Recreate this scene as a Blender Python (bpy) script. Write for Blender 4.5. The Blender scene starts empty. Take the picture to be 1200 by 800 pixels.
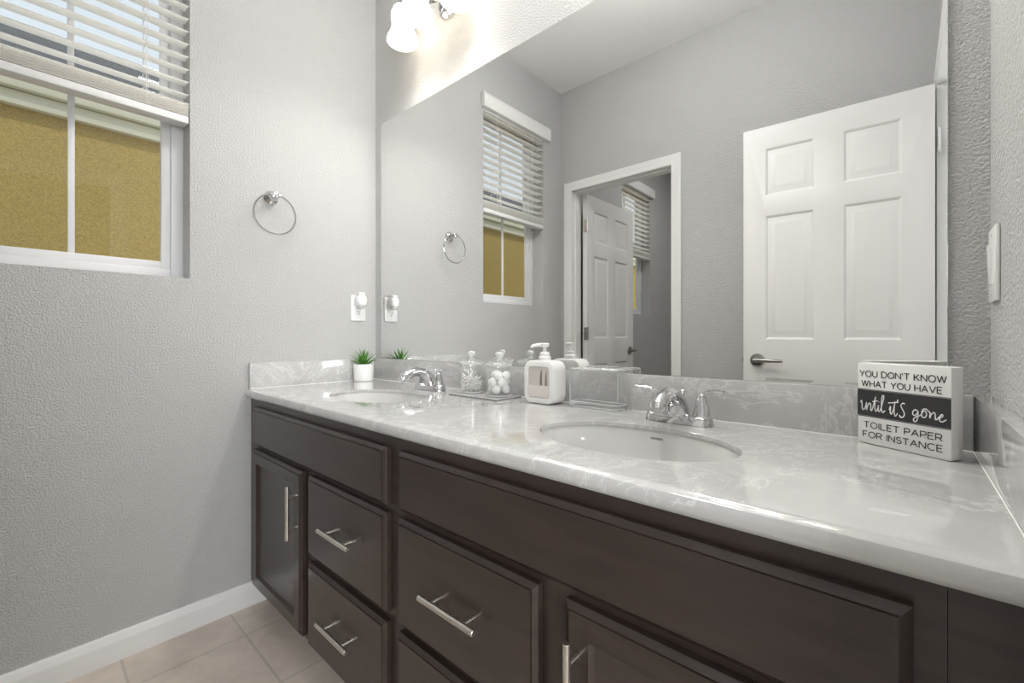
import bpy, bmesh, math, random
from mathutils import Vector, Matrix
random.seed(7)
S = bpy.context.scene
COL = S.collection
PI = math.pi

# ------------------------------------------------------------ camera, world, lights
S.view_settings.view_transform = 'Standard'
S.view_settings.look = 'None'
S.view_settings.gamma = 1.0
S.view_settings.use_curve_mapping = False
S.view_settings.exposure = 0.32

cd = bpy.data.cameras.new('camera'); cam = bpy.data.objects.new('camera', cd); COL.objects.link(cam)
cam.location = (1.849, -1.111, 1.018)
cam.rotation_euler = (PI/2, 0, math.radians(41.729))
cd.sensor_width = 36.0; cd.lens = 36.0*514.267/1200.0
cd.shift_y = -(400-393.054)/1200.0
cd.clip_start = 0.01
S.camera = cam
S.cycles.transparent_max_bounces = 32

W = bpy.data.worlds.new('sky'); S.world = W; W.use_nodes = True
nt = W.node_tree; bg = nt.nodes['Background']
tc = nt.nodes.new('ShaderNodeTexCoord'); sx = nt.nodes.new('ShaderNodeSeparateXYZ')
cr = nt.nodes.new('ShaderNodeValToRGB')
cr.color_ramp.elements[0].position = 0.0; cr.color_ramp.elements[0].color = (0.98, 0.99, 1.0, 1)
cr.color_ramp.elements[1].position = 0.7; cr.color_ramp.elements[1].color = (0.72, 0.84, 1.0, 1)
nt.links.new(tc.outputs['Generated'], sx.inputs[0]); nt.links.new(sx.outputs['Z'], cr.inputs[0])
nt.links.new(cr.outputs[0], bg.inputs['Color']); bg.inputs['Strength'].default_value = 0.80

def light(name, kind, loc, energy, color=(1, 1, 1), size=0.1, size_y=None, rot=(0, 0, 0), spread=None):
    d = bpy.data.lights.new(name, kind); o = bpy.data.objects.new(name, d); COL.objects.link(o)
    o.location = loc; o.rotation_euler = rot; d.energy = energy; d.color = color
    if kind == 'AREA':
        d.size = size
        if size_y: d.shape = 'RECTANGLE'; d.size_y = size_y
        if spread: d.spread = spread
    elif kind == 'POINT': d.shadow_soft_size = size
    return o
# unseen area light in the adjoining bedroom, added as fill through the entry doorway
light('bedroom_fill', 'AREA', (4.2, -2.1, 1.25), 78, (0.97, 0.985, 1.0), 1.6, 1.2, (0, PI/2, math.radians(-20)))
# added fill lights near the bathroom and closet ceilings, unseen, without fixtures
light('bathroom_ceiling_fill', 'POINT', (1.15, -0.50, 2.50), 15, (0.99, 0.995, 1.0), 0.16)
light('closet_ceiling_fill', 'AREA', (0.9, -2.6, 2.74), 9, (1.0, 0.985, 0.965), 0.4, 0.4)
sun = light('sun', 'SUN', (0, 0, 10), 1.5, (1.0, 0.95, 0.85))
sun.rotation_euler = Vector((-0.35, 0.75, -0.55)).to_track_quat('-Z', 'Y').to_euler(); sun.data.angle = 0.05
BULB = 0.5          # watts of each vanity bulb, through the frosted shade
DOWN = 4.2          # light leaving the open mouth of each shade
SHADE_EMIT = 2.0

# ------------------------------------------------------------ materials
def mat(name, color=(0.8, 0.8, 0.8), rough=0.5, metal=0.0, coat=0.0, spec=0.5, trans=0.0, ior=1.45):
    m = bpy.data.materials.new(name); m.use_nodes = True
    b = m.node_tree.nodes['Principled BSDF']
    b.inputs['Base Color'].default_value = (*color, 1); b.inputs['Roughness'].default_value = rough
    b.inputs['Metallic'].default_value = metal; b.inputs['Coat Weight'].default_value = coat
    b.inputs['Specular IOR Level'].default_value = spec
    b.inputs['Transmission Weight'].default_value = trans; b.inputs['IOR'].default_value = ior
    return m
def N(m, t, **k):
    n = m.node_tree.nodes.new(t)
    for a, v in k.items(): setattr(n, a, v)
    return n
def L(m, a, b): m.node_tree.links.new(a, b)
def BS(m): return m.node_tree.nodes['Principled BSDF']
def objco(m, scale=(1, 1, 1)):
    t = N(m, 'ShaderNodeTexCoord'); mp = N(m, 'ShaderNodeMapping'); mp.inputs['Scale'].default_value = scale
    L(m, t.outputs['Object'], mp.inputs[0]); return mp.outputs[0]
def noise(m, co, scale, detail=3, rough=0.5, dist=0):
    n = N(m, 'ShaderNodeTexNoise'); n.inputs['Scale'].default_value = scale; n.inputs['Detail'].default_value = detail
    n.inputs['Roughness'].default_value = rough; n.inputs['Distortion'].default_value = dist
    L(m, co, n.inputs['Vector']); return n.outputs['Fac']
def ramp(m, fac, stops):
    r = N(m, 'ShaderNodeValToRGB'); e = r.color_ramp.elements
    while len(e) < len(stops): e.new(0.5)
    for el, (p, c) in zip(e, stops):
        el.position = p; el.color = (c, c, c, 1) if isinstance(c, (int, float)) else (*c, 1)
    L(m, fac, r.inputs[0]); return r.outputs[0]
def bump(m, h, strength, dist):
    b = N(m, 'ShaderNodeBump'); b.inputs['Strength'].default_value = strength; b.inputs['Distance'].default_value = dist
    L(m, h, b.inputs['Height']); L(m, b.outputs[0], BS(m).inputs['Normal'])

def wall_mat(name, color, strength=0.95):
    m = mat(name, color, 0.75, spec=0.25); co = objco(m)
    h = ramp(m, noise(m, co, 190, 2, 0.5, 0.2), [(0.38, 0.0), (0.62, 1.0)])
    bump(m, h, strength, 0.0022); return m
M_wall = wall_mat('orange_peel_paint', (0.575, 0.575, 0.57))
M_ceil = wall_mat('ceiling_paint', (0.88, 0.88, 0.87), 0.3)
M_white = mat('white_trim_paint', (0.80, 0.80, 0.795), 0.32)
M_door = mat('white_door_paint', (0.80, 0.795, 0.785), 0.35)
M_vinyl = mat('white_vinyl', (0.78, 0.78, 0.79), 0.35)
M_slat = mat('blind_slat', (0.90, 0.895, 0.88), 0.4)
M_valance = mat('blind_valance', (0.80, 0.80, 0.79), 0.4)
def translucent(m, col, f):
    t_ = N(m, 'ShaderNodeBsdfTranslucent'); t_.inputs[0].default_value = (*col, 1); x_ = N(m, 'ShaderNodeMixShader'); x_.inputs[0].default_value = f
    L(m, BS(m).outputs[0], x_.inputs[1]); L(m, t_.outputs[0], x_.inputs[2]); L(m, x_.outputs[0], m.node_tree.nodes['Material Output'].inputs[0])
translucent(M_slat, (0.98, 0.975, 0.95), 0.8)
M_plastic = mat('white_plastic', (0.84, 0.84, 0.83), 0.3)
M_dark = mat('dark_slot', (0.02, 0.02, 0.02), 0.6)
M_chrome = mat('chrome', (0.66, 0.66, 0.665), 0.06, 1.0)
M_nickel = mat('brushed_nickel', (0.72, 0.68, 0.62), 0.28, 1.0)
M_steel = mat('dark_satin_nickel', (0.36, 0.35, 0.33), 0.3, 1.0)
M_mirror = mat('mirror_silver', (0.85, 0.855, 0.85), 0.0, 1.0)
M_edge = mat('mirror_edge', (0.20, 0.21, 0.20), 0.3)
M_porc = mat('white_porcelain', (0.64, 0.64, 0.63), 0.12, coat=0.5)
M_ceramic = mat('white_ceramic', (0.82, 0.82, 0.81), 0.3)
M_cotton = mat('cotton', (0.90, 0.90, 0.89), 0.95, spec=0.1)
M_stick = mat('paper_stick', (0.86, 0.85, 0.82), 0.7)
M_soil = mat('soil', (0.05, 0.04, 0.03), 0.9)
M_ink = mat('black_ink', (0.02, 0.02, 0.02), 0.6)
M_band = mat('charcoal_board', (0.035, 0.035, 0.037), 0.55)
M_signw = mat('white_painted_wood', (0.80, 0.80, 0.785), 0.45)
M_chalk = mat('white_ink', (0.86, 0.86, 0.85), 0.6)
M_liquid = mat('white_soap', (0.72, 0.68, 0.64), 0.35)
M_bamboo = mat('soap_window', (0.60, 0.555, 0.515), 0.15)
M_caulk = mat('caulk', (0.85, 0.85, 0.84), 0.5)

# espresso wood
M_wood = mat('espresso_wood', (0.03, 0.02, 0.016), 0.30, coat=0.25)
co = objco(M_wood, (1.2, 9, 9))
c = ramp(M_wood, noise(M_wood, co, 6, 6, 0.6), [(0.3, (0.030, 0.0205, 0.0175)), (0.7, (0.046, 0.032, 0.027))])
L(M_wood, c, BS(M_wood).inputs['Base Color']); BS(M_wood).inputs['Coat Roughness'].default_value = 0.22

# pale veined engineered marble
def marble(name, base, vein, rough=0.10):
    m = mat(name, base, rough, coat=0.8); BS(m).inputs['Coat Roughness'].default_value = 0.015; co = objco(m)
    big = noise(m, co, 3.6, 8, 0.66, 1.3)
    v1 = ramp(m, big, [(0.475, 0.0), (0.5, 0.8), (0.508, 0.0)])
    fine = noise(m, co, 9.0, 5, 0.65, 2.2)
    v2 = ramp(m, fine, [(0.48, 0.0), (0.5, 0.8), (0.52, 0.0)])
    mask = ramp(m, noise(m, co, 2.4, 2), [(0.42, 0.0), (0.62, 1.0)])
    mu = N(m, 'ShaderNodeMath', operation='MULTIPLY'); L(m, v2, mu.inputs[0]); L(m, mask, mu.inputs[1])
    mx = N(m, 'ShaderNodeMath', operation='MAXIMUM'); L(m, v1, mx.inputs[0]); L(m, mu.outputs[0], mx.inputs[1])
    mul = N(m, 'ShaderNodeMath', operation='MULTIPLY'); L(m, mx.outputs[0], mul.inputs[0]); mul.inputs[1].default_value = 0.65
    cloud = ramp(m, noise(m, co, 5.0, 4), [(0.3, tuple(x*0.93 for x in base)), (0.7, tuple(min(1, x*1.05) for x in base))])
    mix = N(m, 'ShaderNodeMix', data_type='RGBA'); L(m, mul.outputs[0], mix.inputs['Factor'])
    L(m, cloud, mix.inputs['A']); mix.inputs['B'].default_value = (*vein, 1)
    L(m, mix.outputs['Result'], BS(m).inputs['Base Color']); return m
M_marble = marble('veined_marble', (0.54, 0.54, 0.535), (0.84, 0.835, 0.825))

# beige floor tile, 12 inch squares
M_tile = mat('beige_floor_tile', (0.5, 0.45, 0.4), 0.38)
co = objco(M_tile)
mp = co.node; mp.inputs['Location'].default_value = (0.125, 0.0, 0)
br = N(M_tile, 'ShaderNodeTexBrick'); br.offset = 0.0; br.squash = 1.0
br.inputs['Scale'].default_value = 1.0; br.inputs['Mortar Size'].default_value = 0.0035; br.inputs['Mortar Smooth'].default_value = 0.1
br.inputs['Brick Width'].default_value = 0.305; br.inputs['Row Height'].default_value = 0.30
br.inputs['Color1'].default_value = (0.56, 0.49, 0.425, 1); br.inputs['Color2'].default_value = (0.62, 0.55, 0.48, 1)
br.inputs['Mortar'].default_value = (0.47, 0.42, 0.37, 1)
L(M_tile, co, br.inputs['Vector'])
mixt = N(M_tile, 'ShaderNodeMix', data_type='RGBA', blend_type='MULTIPLY'); mixt.inputs['Factor'].default_value = 1.0
L(M_tile, br.outputs['Color'], mixt.inputs['A'])
L(M_tile, ramp(M_tile, noise(M_tile, co, 9, 5, 0.6, 0.6), [(0.3, 0.86), (0.7, 1.08)]), mixt.inputs['B'])
L(M_tile, mixt.outputs['Result'], BS(M_tile).inputs['Base Color'])
inv = N(M_tile, 'ShaderNodeMath', operation='SUBTRACT'); inv.inputs[0].default_value = 1.0; L(M_tile, br.outputs['Fac'], inv.inputs[1])
bump(M_tile, inv.outputs[0], 0.5, 0.002)

# tan stucco of the house next door
M_stucco = mat('tan_stucco', (0.6, 0.45, 0.14), 0.9, spec=0.1)
co = objco(M_stucco)
L(M_stucco, ramp(M_stucco, noise(M_stucco, co, 130, 5, 0.8), [(0.3, (0.34, 0.245, 0.075)), (0.7, (0.74, 0.55, 0.20))]), BS(M_stucco).inputs['Base Color'])
bump(M_stucco, noise(M_stucco, co, 140, 2), 0.6, 0.004)
M_fascia = mat('cream_fascia', (0.86, 0.84, 0.68), 0.5)
M_roof = mat('dark_shingle', (0.10, 0.10, 0.11), 0.9)
L(M_roof, ramp(M_roof, noise(M_roof, objco(M_roof), 40, 4), [(0.3, 0.06), (0.7, 0.17)]), BS(M_roof).inputs['Base Color'])
M_ground = mat('side_yard_gravel', (0.42, 0.40, 0.36), 0.9)
M_carpet = mat('bedroom_carpet', (0.5, 0.47, 0.43), 0.95)

def leafmat():
    m = mat('green_leaf', (0.06, 0.22, 0.03), 0.45)
    L(m, ramp(m, noise(m, objco(m), 60, 2), [(0.3, (0.03, 0.13, 0.015)), (0.75, (0.16, 0.40, 0.06))]), BS(m).inputs['Base Color']); return m
M_leaf = leafmat()

def clear(name, tint=(0.96, 0.97, 0.97), rough=0.0, blend=0.12, gl=0.9, base=0.03, power=4.0):
    m = bpy.data.materials.new(name); m.use_nodes = True; n = m.node_tree
    n.nodes.remove(n.nodes['Principled BSDF']); out = n.nodes['Material Output']
    t = n.nodes.new('ShaderNodeBsdfTransparent'); t.inputs[0].default_value = (*tint, 1)
    g = n.nodes.new('ShaderNodeBsdfGlossy'); g.inputs['Color'].default_value = (gl, gl, gl, 1); g.inputs['Roughness'].default_value = rough
    lw = n.nodes.new('ShaderNodeLayerWeight'); lw.inputs['Blend'].default_value = 0.5
    pw = n.nodes.new('ShaderNodeMath'); pw.operation = 'POWER'; pw.inputs[1].default_value = power; n.links.new(lw.outputs['Facing'], pw.inputs[0])
    mm = n.nodes.new('ShaderNodeMath'); mm.operation = 'MULTIPLY_ADD'; mm.inputs[1].default_value = blend*2.5; mm.inputs[2].default_value = base; n.links.new(pw.outputs[0], mm.inputs[0])
    mx = n.nodes.new('ShaderNodeMixShader')
    n.links.new(mm.outputs[0], mx.inputs[0]); n.links.new(t.outputs[0], mx.inputs[1]); n.links.new(g.outputs[0], mx.inputs[2])
    n.links.new(mx.outputs[0], out.inputs[0]); return m
M_pane = clear('window_glass', (0.97, 0.98, 0.97), 0.0, 0.06)
M_glass = clear('jar_glass', (0.975, 0.977, 0.977), 0.03, 0.30, 1.0, 0.045, 2.6)
M_acryl = clear('clear_acrylic', (0.98, 0.982, 0.982), 0.02, 0.20, 1.0, 0.05, 3.0)
M_rim = mat('polished_glass_rim', (0.92, 0.93, 0.93), 0.05, trans=0.5, ior=1.35)
M_tray = mat('smoked_acrylic_edge', (0.30, 0.29, 0.29), 0.08, coat=0.5)

M_shade = bpy.data.materials.new('lit_frosted_glass'); M_shade.use_nodes = True
b = BS(M_shade); b.inputs['Base Color'].default_value = (0.95, 0.93, 0.88, 1); b.inputs['Roughness'].default_value = 0.4
b.inputs['Emission Color'].default_value = (1.0, 0.93, 0.80, 1); b.inputs['Emission Strength'].default_value = SHADE_EMIT
tr = N(M_shade, 'ShaderNodeBsdfTransparent'); tr.inputs[0].default_value = (1.0, 0.96, 0.90, 1); ms = N(M_shade, 'ShaderNodeMixShader'); ms.inputs[0].default_value = 0.70
L(M_shade, tr.outputs[0], ms.inputs[1]); L(M_shade, b.outputs[0], ms.inputs[2]); L(M_shade, ms.outputs[0], M_shade.node_tree.nodes['Material Output'].inputs[0])
M_bulb = bpy.data.materials.new('lit_bulb'); M_bulb.use_nodes = True
b = BS(M_bulb); b.inputs['Emission Color'].default_value = (1.0, 0.92, 0.78, 1); b.inputs['Emission Strength'].default_value = 6.0

# ------------------------------------------------------------ geometry helpers
def box(bm, x0, y0, z0, x1, y1, z1, bev=0.0, seg=2):
    r = bmesh.ops.create_cube(bm, size=1.0); vs = r['verts']
    for v in vs:
        v.co = Vector(((x0+x1)/2 + v.co.x*(x1-x0), (y0+y1)/2 + v.co.y*(y1-y0), (z0+z1)/2 + v.co.z*(z1-z0)))
    if bev > 0:
        es = list({e for v in vs for e in v.link_edges})
        bmesh.ops.bevel(bm, geom=es, offset=bev, segments=seg, affect='EDGES', profile=0.5)
    return bm
def loft(bm, rings, cap0=True, cap1=True, closed=True):
    R = [[bm.verts.new(p) for p in ring] for ring in rings]
    for a, b_ in zip(R[:-1], R[1:]):
        n = len(a)
        for i in range(n if closed else n-1):
            j = (i+1) % n
            bm.faces.new((a[i], a[j], b_[j], b_[i]))
    if cap0: bm.faces.new(list(reversed(R[0])))
    if cap1: bm.faces.new(R[-1])
    return R
def lathe(bm, prof, n=32, c=(0, 0, 0), axis='z', cap0=True, cap1=True):
    rings = []
    for r, h in prof:
        ring = []
        for i in range(n):
            a = 2*PI*i/n; x, y = r*math.cos(a), r*math.sin(a)
            p = {'z': (x, y, h), 'x': (h, x, y), 'y': (y, h, x)}[axis]
            ring.append(Vector(c)+Vector(p))
        rings.append(ring)
    loft(bm, rings, cap0, cap1); return bm
def tube(bm, pts, rad, n=10, cap=True, sq=(1, 1), up=None):
    pts = [Vector(p) for p in pts]; k = len(pts)
    rad = rad if isinstance(rad, (list, tuple)) else [rad]*k
    T = []
    for i in range(k):
        t = (pts[min(i+1, k-1)]-pts[max(i-1, 0)]); T.append(t.normalized() if t.length > 1e-9 else Vector((0, 0, 1)))
    u = Vector(up) if up else (Vector((0, 0, 1)) if abs(T[0].z) < 0.9 else Vector((1, 0, 0)))
    u = (u - T[0]*u.dot(T[0])).normalized(); rings = []
    for i in range(k):
        u = (u - T[i]*u.dot(T[i]))
        u = u.normalized() if u.length > 1e-6 else Vector((1, 0, 0)); w = T[i].cross(u)
        rings.append([pts[i] + u*(rad[i]*sq[0]*math.cos(2*PI*j/n)) + w*(rad[i]*sq[1]*math.sin(2*PI*j/n)) for j in range(n)])
    loft(bm, rings, cap, cap); return bm
def torus(bm, c, R, r, axis='x', n=48, m=10):
    V = []
    for i in range(n):
        a = 2*PI*i/n; row = []
        for j in range(m):
            b_ = 2*PI*j/m; rr = R + r*math.cos(b_); h = r*math.sin(b_)
            p = {'x': (h, rr*math.cos(a), rr*math.sin(a)), 'z': (rr*math.cos(a), rr*math.sin(a), h), 'y': (rr*math.cos(a), h, rr*math.sin(a))}[axis]
            row.append(bm.verts.new(Vector(c)+Vector(p)))
        V.append(row)
    for i in range(n):
        for j in range(m):
            bm.faces.new((V[i][j], V[(i+1) % n][j], V[(i+1) % n][(j+1) % m], V[i][(j+1) % m]))
    return bm
def ball(bm, c, r, sub=2, sc=(1, 1, 1)):
    q = bmesh.ops.create_icosphere(bm, subdivisions=sub, radius=1.0)
    for v in q['verts']: v.co = Vector(c) + Vector((v.co.x*r*sc[0], v.co.y*r*sc[1], v.co.z*r*sc[2]))
    return bm
def rrect(w, h, r, n=6):
    out = []
    for cx, cy, a0 in ((w/2-r, h/2-r, 0), (-w/2+r, h/2-r, 90), (-w/2+r, -h/2+r, 180), (w/2-r, -h/2+r, 270)):
        for i in range(n+1):
            a = math.radians(a0 + 90*i/n); out.append((cx+r*math.cos(a), cy+r*math.sin(a)))
    return out
def B(): return bmesh.new()

def obj(name, bm, m, parent=None, sharp=35, world=True):
    bmesh.ops.recalc_face_normals(bm, faces=bm.faces[:])
    if parent is not None and world:
        off = Vector((0, 0, 0)); p = parent
        while p: off += p.location; p = p.parent
        bmesh.ops.translate(bm, verts=bm.verts[:], vec=-off)
    me = bpy.data.meshes.new(name); bm.to_mesh(me); bm.free()
    me.shade_smooth(); me.set_sharp_from_angle(angle=math.radians(sharp))
    me.materials.append(m)
    o = bpy.data.objects.new(name, me); COL.objects.link(o)
    if parent is not None: o.parent = parent
    return o
def tag(o, label, cat, group=None, kind=None):
    o['label'] = label; o['category'] = cat
    if group: o['group'] = group
    if kind: o['kind'] = kind
    return o
def thing(name, label, cat, loc=(0, 0, 0), rz=0, group=None, kind=None):
    o = bpy.data.objects.new(name, None); COL.objects.link(o); o.empty_display_size = 0.05
    o.location = loc; o.rotation_euler = (0, 0, rz); return tag(o, label, cat, group, kind)
def struct(name, bm, m, label, cat): return tag(obj(name, bm, m), label, cat, kind='structure')
def dup(o, parent=None):
    c_ = o.copy(); COL.objects.link(c_)
    if parent is not None: c_.parent = parent
    for ch in list(o.children): dup(ch, c_)
    return c_

# ------------------------------------------------------------ dimensions
XR = 1.961; D = 1.506; ZC = 2.764; YW = -3.75      # right wall, room depth, ceiling, far closet wall
CT = 0.818                                          # counter top
WZ0, WZ1 = 1.217, 2.42
W1 = (-1.297, -0.718); W2 = (-3.005, -2.425)
EY0, EY1, EZ = -1.412, -0.69, 2.05                  # entry doorway in right wall
CX0, CX1, CZ = 0.095, 0.81, 2.04                    # closet doorway in back wall

# ------------------------------------------------------------ shell
struct('floor', box(B(), -0.14, YW-0.1, -0.10, XR+0.12, 0.12, 0.0), M_tile, 'beige square ceramic floor tiles with thin grout lines', 'floor')
struct('ceiling', box(B(), -0.14, YW-0.1, ZC, XR+0.12, 0.12, ZC+0.1), M_ceil, 'plain pale ceiling seen in the mirror', 'ceiling')
bm = B()
ys = [0.12, W1[1], W1[0], W2[1], W2[0], YW-0.1]
for a, b_ in ((0, 1), (2, 3), (4, 5)): box(bm, -0.14, ys[b_], 0, 0, ys[a], ZC)
for w in (W1, W2):
    box(bm, -0.14, w[0], 0, 0, w[1], WZ0); box(bm, -0.14, w[0], WZ1, 0, w[1], ZC)
bmesh.ops.remove_doubles(bm, verts=bm.verts[:], dist=1e-5)
struct('wall_left', bm, M_wall, 'grey textured wall with the window and towel ring', 'wall')
struct('wall_front', box(B(), 0, 0, 0, XR, 0.12, ZC), M_wall, 'grey textured wall behind the mirror and vanity', 'wall')
bm = B()
box(bm, XR, EY1+0.015, 0, XR+0.12, 0.12, ZC); box(bm, XR, YW-0.1, 0, XR+0.12, EY0-0.015, ZC); box(bm, XR, EY0-0.015, EZ+0.015, XR+0.12, EY1+0.015, ZC)
struct('wall_right', bm, M_wall, 'pale textured wall at right edge with the light switch', 'wall')
bm = B()
box(bm, 0, -D-0.115, 0, CX0-0.015, -D, ZC); box(bm, CX1+0.015, -D-0.115, 0, XR, -D, ZC); box(bm, CX0-0.015, -D-0.115, CZ+0.015, CX1+0.015, -D, ZC)
struct('wall_back', bm, M_wall, 'grey wall opposite the mirror holding the closet doorway, seen in reflection', 'wall')
struct('wall_closet_back', box(B(), 0, YW-0.1, 0, XR, YW, ZC), M_wall, 'far grey wall of the room beyond the reflected doorway', 'wall')
struct('wall_closet_right', box(B(), 1.45, YW, 0, 1.55, -D-0.115, ZC), M_wall, 'side wall of the room beyond the reflected doorway', 'wall')
# bedroom beyond the entry doorway
struct('floor_bedroom', box(B(), XR+0.12, -3.2, -0.10, 4.6, 0.9, 0.0), M_carpet, 'carpet of the bedroom outside the entry doorway', 'floor')
bm = B(); box(bm, XR+0.12, -3.3, 0, 4.6, -3.2, ZC); box(bm, XR+0.12, 0.9, 0, 4.6, 1.0, ZC); box(bm, 4.6, -3.3, 0, 4.7, 1.0, ZC)
struct('wall_bedroom', bm, M_wall, 'grey walls of the bedroom outside the entry doorway', 'wall')
struct('ceiling_bedroom', box(B(), XR+0.12, -3.3, ZC, 4.7, 1.0, ZC+0.1), M_ceil, 'ceiling of the bedroom outside the entry doorway', 'ceiling')

def baseboard(name, p0, p1, nrm, label):
    p0, p1, nrm = Vector(p0), Vector(p1), Vector(nrm)
    prof = [(0, 0), (0.014, 0), (0.014, 0.058), (0.0125, 0.066), (0.009, 0.072), (0.0085, 0.080), (0.005, 0.086), (0, 0.086)]
    bm = B(); loft(bm, [[p + nrm*a + Vector((0, 0, z)) for a, z in prof] for p in (p0, p1)])
    return struct(name, bm, M_white, label, 'baseboard')
baseboard('baseboard_left', (0, -0.47, 0), (0, -D, 0), (1, 0, 0), 'white moulded baseboard along the wall under the window')
baseboard('baseboard_back', (CX1+0.062, -D, 0), (XR, -D, 0), (0, 1, 0), 'white moulded baseboard along the wall opposite the mirror')
baseboard('baseboard_closet', (0, -D-0.115, 0), (0, YW, 0), (1, 0, 0), 'white moulded baseboard in the room beyond the reflected doorway')

def casing_profile(): return [(0.0, 0.0), (0.0, 0.009), (0.012, 0.014), (0.030, 0.011), (0.046, 0.016), (0.058, 0.016), (0.061, 0.012), (0.061, 0.0)]
def casing(name, to3, a0, a1, ztop, label):
    # to3(a, out, z): a along wall; profile measured outward from the opening
    bm = B(); rings = []
    pr = casing_profile()
    rings.append([to3(a0-w, t, 0) for w, t in pr]); rings.append([to3(a0-w, t, ztop+w) for w, t in pr])
    rings.append([to3(a1+w, t, ztop+w) for w, t in pr]); rings.append([to3(a1+w, t, 0) for w, t in pr])
    loft(bm, rings); return struct(name, bm, M_white, label, 'door casing')
casing('trim_1', lambda a, t, z: Vector((a, -D+t, z)), CX0, CX1, CZ, 'white moulded casing around the doorway seen left of centre in the mirror')
casing('trim_2', lambda a, t, z: Vector((XR-t, a, z)), EY0, EY1, EZ, 'white moulded casing around the entry doorway in the right wall')
bm = B()  # jamb lining
for x0, x1 in ((CX0-0.015, CX0), (CX1, CX1+0.015)): box(bm, x0, -D-0.115, 0, x1, -D, CZ+0.015)
box(bm, CX0, -D-0.115, CZ, CX1, -D, CZ+0.015)
box(bm, CX0, -D-0.072, 0, CX0+0.01, -D-0.035, CZ); box(bm, CX1-0.01, -D-0.072, 0, CX1, -D-0.035, CZ); box(bm, CX0+0.01, -D-0.072, CZ-0.01, CX1-0.01, -D-0.035, CZ)
struct('trim_3', bm, M_white, 'white jamb lining inside the doorway left of centre in the mirror', 'door jamb')
bm = B()
for y0, y1 in ((EY0-0.015, EY0), (EY1, EY1+0.015)): box(bm, XR, y0, 0, XR+0.12, y1, EZ+0.015)
box(bm, XR, EY0, EZ, XR+0.12, EY1, EZ+0.015)
struct('trim_4', bm, M_white, 'white jamb lining of the entry doorway in the right wall', 'door jamb')

# ------------------------------------------------------------ six panel doors
def door_leaf_bm(w, h, t, panels):
    bm = B()
    for side in (-1, 1):
        y = side*t/2
        def ring(x0, z0, x1, z1, d): return [bm.verts.new((px, y-side*d, pz)) for px, pz in ((x0, z0), (x1, z0), (x1, z1), (x0, z1))]
        outer = ring(0, 0, w, h, 0); edges = [bm.edges.new((outer[i], outer[(i+1) % 4])) for i in range(4)]
        for (x0, z0, x1, z1) in panels:
            rs = [ring(x0+i, z0+i, x1-i, z1-i, d) for i, d in ((0, 0), (0.006, 0.004), (0.012, 0.0095), (0.018, 0.0095), (0.042, 0.002), (0.045, 0.002))]
            edges += [bm.edges.new((rs[0][i], rs[0][(i+1) % 4])) for i in range(4)]
            for a, b_ in zip(rs[:-1], rs[1:]):
                for i in range(4): bm.faces.new((a[i], a[(i+1) % 4], b_[(i+1) % 4], b_[i]))
            bm.faces.new(rs[-1])
        bmesh.ops.triangle_fill(bm, edges=edges, use_beauty=True)
        if side == -1: o0 = outer
        else: o1 = outer
    for i in range(4): bm.faces.new((o0[i], o0[(i+1) % 4], o1[(i+1) % 4], o1[i]))
    return bm
def lever(parent, x, z, t, dirx):
    for s in (-1, 1):
        bm = B(); y = s*t/2
        lathe(bm, [(0.032, y), (0.032, y+s*0.006), (0.028, y+s*0.010), (0.013, y+s*0.012), (0.0115, y+s*0.045), (0.0, y+s*0.046)], 28, (x, 0, z), 'y')
        tube(bm, [(x-dirx*0.012, y+s*0.046, z), (x+dirx*0.03, y+s*0.048, z), (x+dirx*0.10, y+s*0.046, z-0.001), (x+dirx*0.112, y+s*0.045, z-0.001)], [0.009, 0.0095, 0.008, 0.006], 12)
        obj('lever_handle', bm, M_steel, parent, world=False)
def hinge(parent, x, y, z, m=None):
    bm = B(); box(bm, x-0.002, y-0.017, z-0.045, x+0.002, y+0.017, z+0.045, 0.001, 1)
    lathe(bm, [(0.006, z-0.047), (0.006, z+0.047)], 12, (x-0.004, y+0.0175, 0)); lathe(bm, [(0.004, z+0.047), (0.003, z+0.054)], 10, (x-0.004, y+0.0175, 0))
    obj('hinge', bm, m or M_nickel, parent, world=False)
DW, DH, DT = 0.700, 2.03, 0.035
cols = ((0.098, 0.300), (0.404, 0.606))
rows = ((0.245, 0.80), (0.985, 1.595), (1.69, 1.925))
pan = [(c0, r0, c1, r1) for c0, c1 in cols for r0, r1 in rows]
# entry door: local x runs from hinge edge to free edge
d1 = thing('door_1', 'white six panel entry door standing open at right of the mirror', 'door', (1.944, -1.393, 0.012), PI-math.radians(3.6), kind='structure')
leafbm = door_leaf_bm(DW, DH, DT, pan)
leaf1 = obj('leaf', leafbm, M_door, d1, world=False)
lever(d1, DW-0.062, 0.885, DT, -1)
for hz in (0.25, 0.80, 1.80): hinge(d1, -0.010, -DT/2+0.0, hz, M_door)
bm = B(); box(bm, DW-0.001, -0.012, 0.855, DW+0.0012, 0.012, 0.915); box(bm, DW, -0.006, 0.875, DW+0.009, 0.006, 0.895, 0.002, 2)
obj('latch', bm, M_steel, d1, world=False)
# closet door, opened away from us
d2 = thing('door_2', 'white six panel door swung open inside the reflected doorway', 'door', (CX0+0.030, -D-0.122, 0.012), -PI/2+math.radians(1.0), kind='structure')
leaf2 = leaf1.copy(); COL.objects.link(leaf2); leaf2.parent = d2
lever(d2, DW-0.062, 0.885, DT, -1)
for hz in (0.25, 1.02, 1.80): hinge(d2, -0.004, DT/2-0.006, hz, M_nickel if hz > 1.5 else M_steel)

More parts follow.
